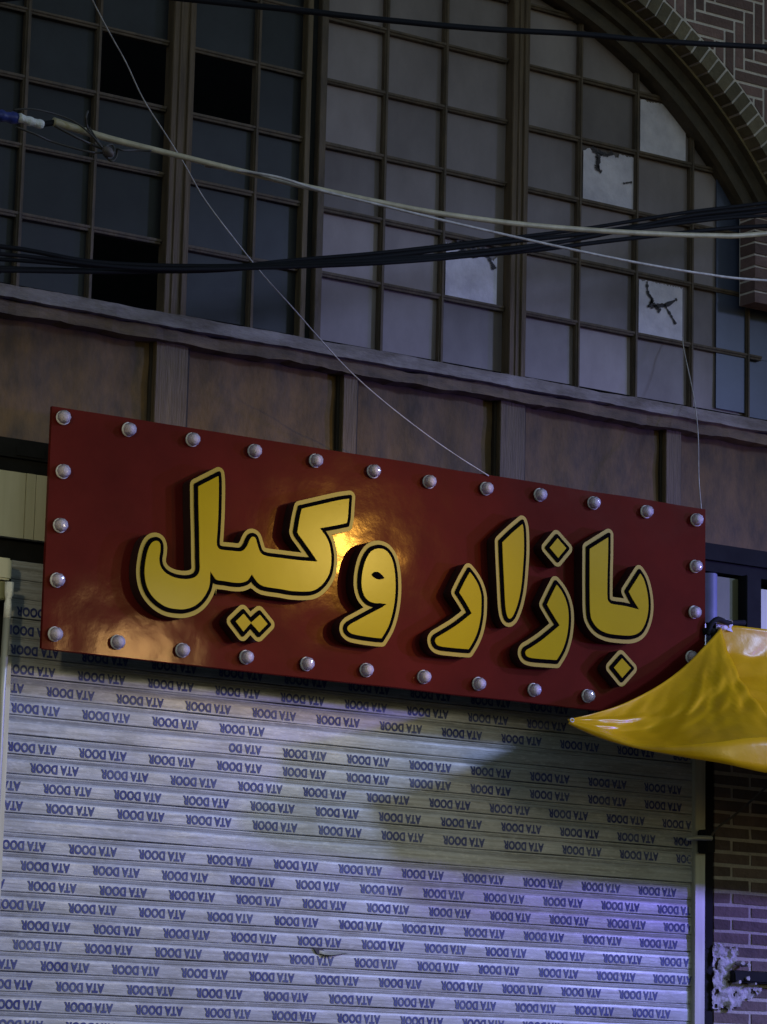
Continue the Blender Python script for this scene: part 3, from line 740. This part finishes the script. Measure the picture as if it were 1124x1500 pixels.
# bulbs round the border: one built, the others copied
bpx = [(96, 611), (191, 628), (285, 643), (376, 660), (465, 674), (550, 690), (632, 705), (715, 715), (794, 724), (873, 736), (950, 749), (1024, 761),
       (95, 690), (91, 769), (86, 849), (83, 928), (175, 940), (270, 952), (363, 962), (452, 972), (540, 981), (624, 991), (704, 1001), (785, 1010), (864, 1019), (942, 1029),
       (1022, 829), (1020, 896), (1016, 962), (1014, 1035)]
def disc_rows(prof, seg): return [[(r_*math.cos(2*math.pi*k/seg), y, r_*math.sin(2*math.pi*k/seg)) for k in range(seg)] for r_, y in prof]
def local_obj(name, mb_, mt, parent, smooth):
    me = bpy.data.meshes.new(name); me.from_pydata(mb_.v, [], mb_.f); me.materials.append(mt)
    bm = bmesh.new(); bm.from_mesh(me); bmesh.ops.remove_doubles(bm, verts=bm.verts, dist=1e-5); bmesh.ops.recalc_face_normals(bm, faces=bm.faces)
    for f in bm.faces: f.smooth = smooth
    bm.to_mesh(me); bm.free(); return link(name, me, parent)
m_ = MB(); rr = disc_rows([(.036, 0), (.037, -.006), (.034, -.010), (.0335, -.010)], 16); m_.grid(rr, 0, True); m_.face(rr[-1])
b0 = local_obj('bulb', m_, M_core, sg, True)
m_ = MB(); rr = disc_rows([(.0335, -.0102), (.0345, -.018), (.033, -.030), (.027, -.041), (.016, -.048), (.001, -.050)], 9); m_.grid(rr, 0, True)
rr = list(reversed(disc_rows([(.0315, -.0108), (.0322, -.018), (.031, -.029), (.025, -.0385), (.0145, -.0455), (.001, -.0475)], 9))); m_.grid(rr, 0, True)
d0 = local_obj('dome', m_, M_dome, b0, False)
m_ = MB(); rr = disc_rows([(.0305, -.0104), (.029, -.018), (.022, -.029), (.012, -.036), (.0005, -.037)], 8); m_.grid(rr, 0, True)
c0 = local_obj('core', m_, M_core, b0, False)
rnd = random.Random(2)
for i, (px, py) in enumerate(bpx):
    b = b0 if i == 0 else b0.copy()
    if i: COL.objects.link(b); b.parent = sg
    p = at(px, py, SY-.025); b.location = Vector((p.x, SY-.003, p.z))-parent_origin(sg)
    b.scale = (.84, .84, .84)
    b.rotation_euler = (rnd.uniform(-.12, .12), rnd.uniform(0, 3), rnd.uniform(-.12, .12))
    if i:
        for ch in (d0, c0):
            q = ch.copy(); COL.objects.link(q); q.parent = b

# ------------------------------------------------------------------ yellow awning tarpaulin
def lerp_path(path, n):
    P = spline([at(x, y, Y) for x, y, Y in path], 10)
    L = [0]
    for a, b in zip(P[:-1], P[1:]): L.append(L[-1]+(b-a).length)
    out = []
    j = 0
    for i in range(n+1):
        t = L[-1]*i/n
        while j < len(L)-2 and L[j+1] < t: j += 1
        u = (t-L[j])/max(1e-9, L[j+1]-L[j]); out.append(P[j].lerp(P[j+1], min(1, u)))
    return out
aw = empty('awning', at(1075, 1000, -.8), 'yellow tarpaulin awning with its pointed corner pulled over the sign', 'awning')
N_ = 260; IS = 110/260
topP = lerp_path([(831, 1054, -.62), (870, 1045, -.60), (915, 1030, -.55), (965, 1004, -.48), (1005, 974, -.42), (1040, 938, -.38), (1062, 916, -.35), (1085, 914, -.36), (1124, 918, -.38), (1250, 932, -.4), (1500, 965, -.4), (2100, 1040, -.4)], N_)
foldP = lerp_path([(833, 1056, -.63), (880, 1072, -.70), (930, 1090, -.78), (985, 1093, -.9), (1050, 1088, -1.0), (1124, 1081, -1.05), (1250, 1090, -1.08), (1500, 1120, -1.1), (2100, 1190, -1.1)], N_)
hemP = lerp_path([(832, 1060, -.63), (880, 1081, -.70), (930, 1096, -.78), (985, 1106, -.90), (1050, 1117, -1.0), (1124, 1132, -1.05), (1250, 1148, -1.08), (1500, 1176, -1.1), (2100, 1245, -1.1)], N_)
SEAM = min(range(N_+1), key=lambda i: abs(((topP[i]+foldP[i])/2-at(1112, 1000, ((topP[i]+foldP[i])/2).y)).x))
CREASES = [(20, 8, .7, .020), (21, 14, .6, -.022), (22, 17.5, .5, .020), (22, 20, .7, -.015), (23, 23, .5, .018), (30, 26, .8, .02), (34, 36, .8, .02), (44, 41, 1, .02), (55, 58, 1, .02)]
rows = []; K = 56
for k in range(K+1):
    t = k/K; row_ = []
    for i in range(N_+1):
        p = topP[i].lerp(foldP[i], t)
        q = i*IS; e = math.sin(math.pi*t)**.7*min(1, q/10)
        wob = .03*MN.noise(Vector((q*.16, t*2.2, 1)))+.012*MN.noise(Vector((q*.5+t*6, t*3, 4)))
        fold = 0
        for ia, ib, w_, h_ in CREASES:          # tight creases running from the tied peak to the hem
            d_ = abs(q-(ia+(ib-ia)*t)-.35*math.sin(t*7+ib)); fold += .62*h_*max(0, 1-d_/w_)
        fold += .022*max(0, 1-abs(t-.20-.012*q)/.07)*max(0, math.sin(q*.30))-.014*max(0, 1-abs(t-.62+.01*q)/.10)
        cr_ = .020*abs(MN.noise(Vector((q*.35+t*3, t*5, 9))))
        p = p+Vector((0, .05+wob-fold-cr_, -.03))*e
        if i >= SEAM: p = p+Vector((0, .16*min(1, (i-SEAM+1)/1.5), 0))*min(1, (1-t)*8, .4+t*3)
        row_.append(p)
    rows.append(row_)
for k in range(1, 5):
    t = k/4
    rows.append([foldP[i].lerp(hemP[i], t)+Vector((0, -.006*math.sin(math.pi*t)+.006*math.sin(i*IS*.7)*t, 0)) for i in range(N_+1)])
m_ = MB(); m_.grid(rows)
tp_ = m_.build('canopy', M_tarp, aw, smooth=True)
so = tp_.modifiers.new('thick', 'SOLIDIFY'); so.thickness = .002
m_ = MB(); e0 = at(838, 1055, -.64)
ring = [(.010*math.cos(a_*.5236), .0, .008*math.sin(a_*.5236)) for a_ in range(12)]
m_.tube([e0+Vector(q) for q in ring+ring[:1]], .003, 6, 0, 0); m_.build('eyelet', M_rail, aw, smooth=True)
m_ = MB(); m_.tube([e0, at(820, 1053, -.4), at(800, 1050, -.3)], .002, 5)
# awning pole to the right, out of frame
m_ = MB(); q = foldP[-4]; m_.tube([(q.x, q.y, 0), (q.x, q.y, q.z)], .025, 10, 0, 0); m_.build('pole', M_steel_d, aw, smooth=True)
# bracket and rag where the awning is tied up
ab = empty('awning_bracket', at(1050, 915, -.3), 'black bracket with a crumpled white rag above the awning peak', 'bracket')
m_ = MB(); m_.tube([at(1036, 930, -.32), at(1042, 914, -.33), at(1052, 907, -.33), at(1066, 912, -.30), at(1090, 912, -.2)], .013, 8); m_.tube([at(1030, 926, -.3), at(1044, 925, -.32), at(1050, 945, -.33)], .018, 8); m_.build('hook', M_steel_d, ab, smooth=True)
m_ = MB(); rnd = random.Random(4)
rows = [[at(1050+i*3.4+rnd.uniform(-1, 1), 906+k*4+i*.4+rnd.uniform(-1, 1), -.29-.02*rnd.random()) for i in range(8)] for k in range(5)]
m_.grid(rows); m_.build('rag', M_paper, ab, smooth=True)

# ------------------------------------------------------------------ cables
def cable(name, path, rad, m, label, cat, group=None, smooth=6, seg=8, ext=0):
    P = [at(*p) for p in path]
    if ext >= 1: P.append(P[-1]+(P[-1]-P[-2]).normalized()*6+Vector((0, 0, .25)))
    if ext == 2: P.insert(0, P[0]+(P[0]-P[1]).normalized()*6+Vector((0, 0, .25)))
    m_ = MB(); m_.tube(P, rad, seg, 0, smooth)
    o = m_.build(name, m, None, smooth=True); return tag(o, label, cat, group)
YC = -1.6
cable('beige_cable', [(78, 178, YC), (110, 188, YC), (160, 203, YC), (245, 224, YC), (330, 245, YC), (400, 262, YC), (470, 278, YC), (560, 297, YC), (640, 312, YC), (750, 327, YC), (850, 336, YC), (950, 342, YC), (1040, 345, YC), (1124, 342, YC), (1400, 310, YC)], lambda u: .017-.006*min(1, u*5), M_cab_b, 'thick beige cable sagging across the window, brightest of the cables', 'cable', ext=1)
cable('pale_wire', [(300, 243, YC+.02), (400, 258, YC-.03), (470, 279, YC-.03), (560, 301, YC-.03), (650, 323, YC-.02), (750, 346, YC), (850, 368, YC), (940, 386, YC), (1030, 401, YC), (1124, 411, YC), (1400, 425, YC)], .0055, M_cab_w, 'thin pale wire splitting off below the thick beige cable', 'wire', ext=1)
cable('black_cable', [(-300, 10, -2.2), (100, -12, -2.2), (375, 9, -2.2), (562, 29, -2.2), (705, 42, -2.2), (850, 50, -2.2), (960, 60, -2.2), (1124, 69, -2.2), (1400, 82, -2.2)], .0115, M_cab_k, 'single black cable along the very top, over the brick arch', 'cable', ext=2)
bun = [[(-250, 372), (0, 380), (140, 390), (300, 393), (430, 381), (560, 370), (700, 354), (850, 336), (1000, 312), (1124, 297), (1400, 262)],
       [(-250, 345), (0, 361), (140, 384), (300, 390), (430, 386), (560, 376), (700, 359), (850, 343), (1000, 322), (1124, 309), (1400, 275)],
       [(-250, 378), (0, 392), (140, 396), (300, 397), (430, 387), (560, 380), (700, 368), (850, 350), (1000, 318), (1124, 303), (1400, 268)],
       [(-250, 395), (0, 396), (200, 398), (400, 389), (600, 380), (760, 369), (900, 352), (1050, 336), (1124, 331), (1400, 318)],
       [(-250, 360), (0, 372), (200, 393), (400, 392), (600, 383), (760, 366), (900, 340), (1050, 321), (1124, 316), (1400, 300)]]
for k, b in enumerate(bun):
    y = -1.0-.03*k
    cable('black_cable', [(x, yy, y) for x, yy in b], .0085+.0015*(k % 2), M_cab_k, 'one of the black cables bundled across the foot of the window', 'cable', 'bundled black cables', ext=2)
cable('string', [(90, -90, -1.4), (138, 5, -1.25), (160, 47, -1.18), (185, 92, -1.1), (210, 145, -1.03), (245, 200, -.95), (270, 240, -.9), (300, 292, -.82), (345, 352, -.73), (385, 402, -.66), (430, 452, -.58), (465, 492, -.52), (510, 541, -.46), (560, 586, -.41), (620, 633, -.36), (670, 668, -.33), (716, 697, -.305)], .0028, M_cab_w, 'thin pale string hanging slack from top left down to the sign', 'string')
cable('thin_wire', [(1000, 494, .035), (1002, 512, -.0), (1008, 540, -.04), (1018, 590, -.13), (1023, 640, -.18), (1024, 700, -.25), (1028, 750, -.29)], .0024, M_cab_w, 'thin wire from a window bar down to the right corner of the sign', 'wire')
# taped joint at the left end of the beige cable
tj = empty('cable_joint', at(30, 175, YC), 'blue and white taped cable joint at the left edge', 'cable joint')
m_ = MB(); m_.tube([at(-120, 158, YC), at(-20, 166, YC), at(8, 171, YC), at(29, 174, YC)], lambda u: .021+.003*math.sin(u*25), 10); m_.build('blue_sleeve', M_blue, tj, smooth=True)
m_ = MB(); m_.tube([at(27, 172, YC-.01), at(45, 178, YC-.01), at(63, 183, YC-.01)], lambda u: .0165+.002*math.sin(u*17), 10); m_.build('white_sleeve', M_white, tj, smooth=True)
m_ = MB(); m_.tube([at(60, 182, YC), at(70, 181, YC), at(82, 179, YC)], .011, 8); m_.build('cable_core', M_cab_k, tj, smooth=True)
kn = empty('wire_knot', at(160, 222, YC-.03), 'dark twisted wire knot hanging under the beige cable', 'wire knot')
Yk = YC-.035
m_ = MB()
for path, r_ in (([(20, 161), (50, 160), (90, 170), (118, 184), (140, 204), (152, 218), (160, 224)], .0035), ([(24, 186), (55, 198), (75, 207), (105, 216), (135, 223), (158, 224)], .004), ([(80, 184), (110, 200), (138, 213), (152, 219)], .005),
                 ([(129, 163), (126, 172), (128, 186), (138, 202), (148, 214), (156, 222)], .0045), ([(131, 186), (141, 202), (151, 216)], .003), ([(152, 222), (156, 214), (164, 212), (168, 220), (163, 226), (156, 222), (158, 232), (165, 236), (171, 228), (172, 218), (180, 220), (200, 220), (222, 221)], .0045), ([(150, 214), (160, 217), (166, 226), (160, 232), (152, 226)], .0055)):
    m_.tube([at(x, y, Yk-.012*math.sin(i*2.1)) for i, (x, y) in enumerate(path)], r_, 6, 0, 5)
m_.build('twisted_wire', mat('dark_wire', (.06, .05, .045), .5), kn, smooth=True)
m_ = MB(); c_ = at(158, 222, Yk-.02)
m_.tube([c_+Vector((-.02, 0, .008)), c_, c_+Vector((.022, 0, -.012))], lambda u: .008+.01*math.sin(math.pi*u), 8); m_.build('knot', mat('knot_tape', (.12, .09, .085), .6, nscale=60), kn, smooth=True)
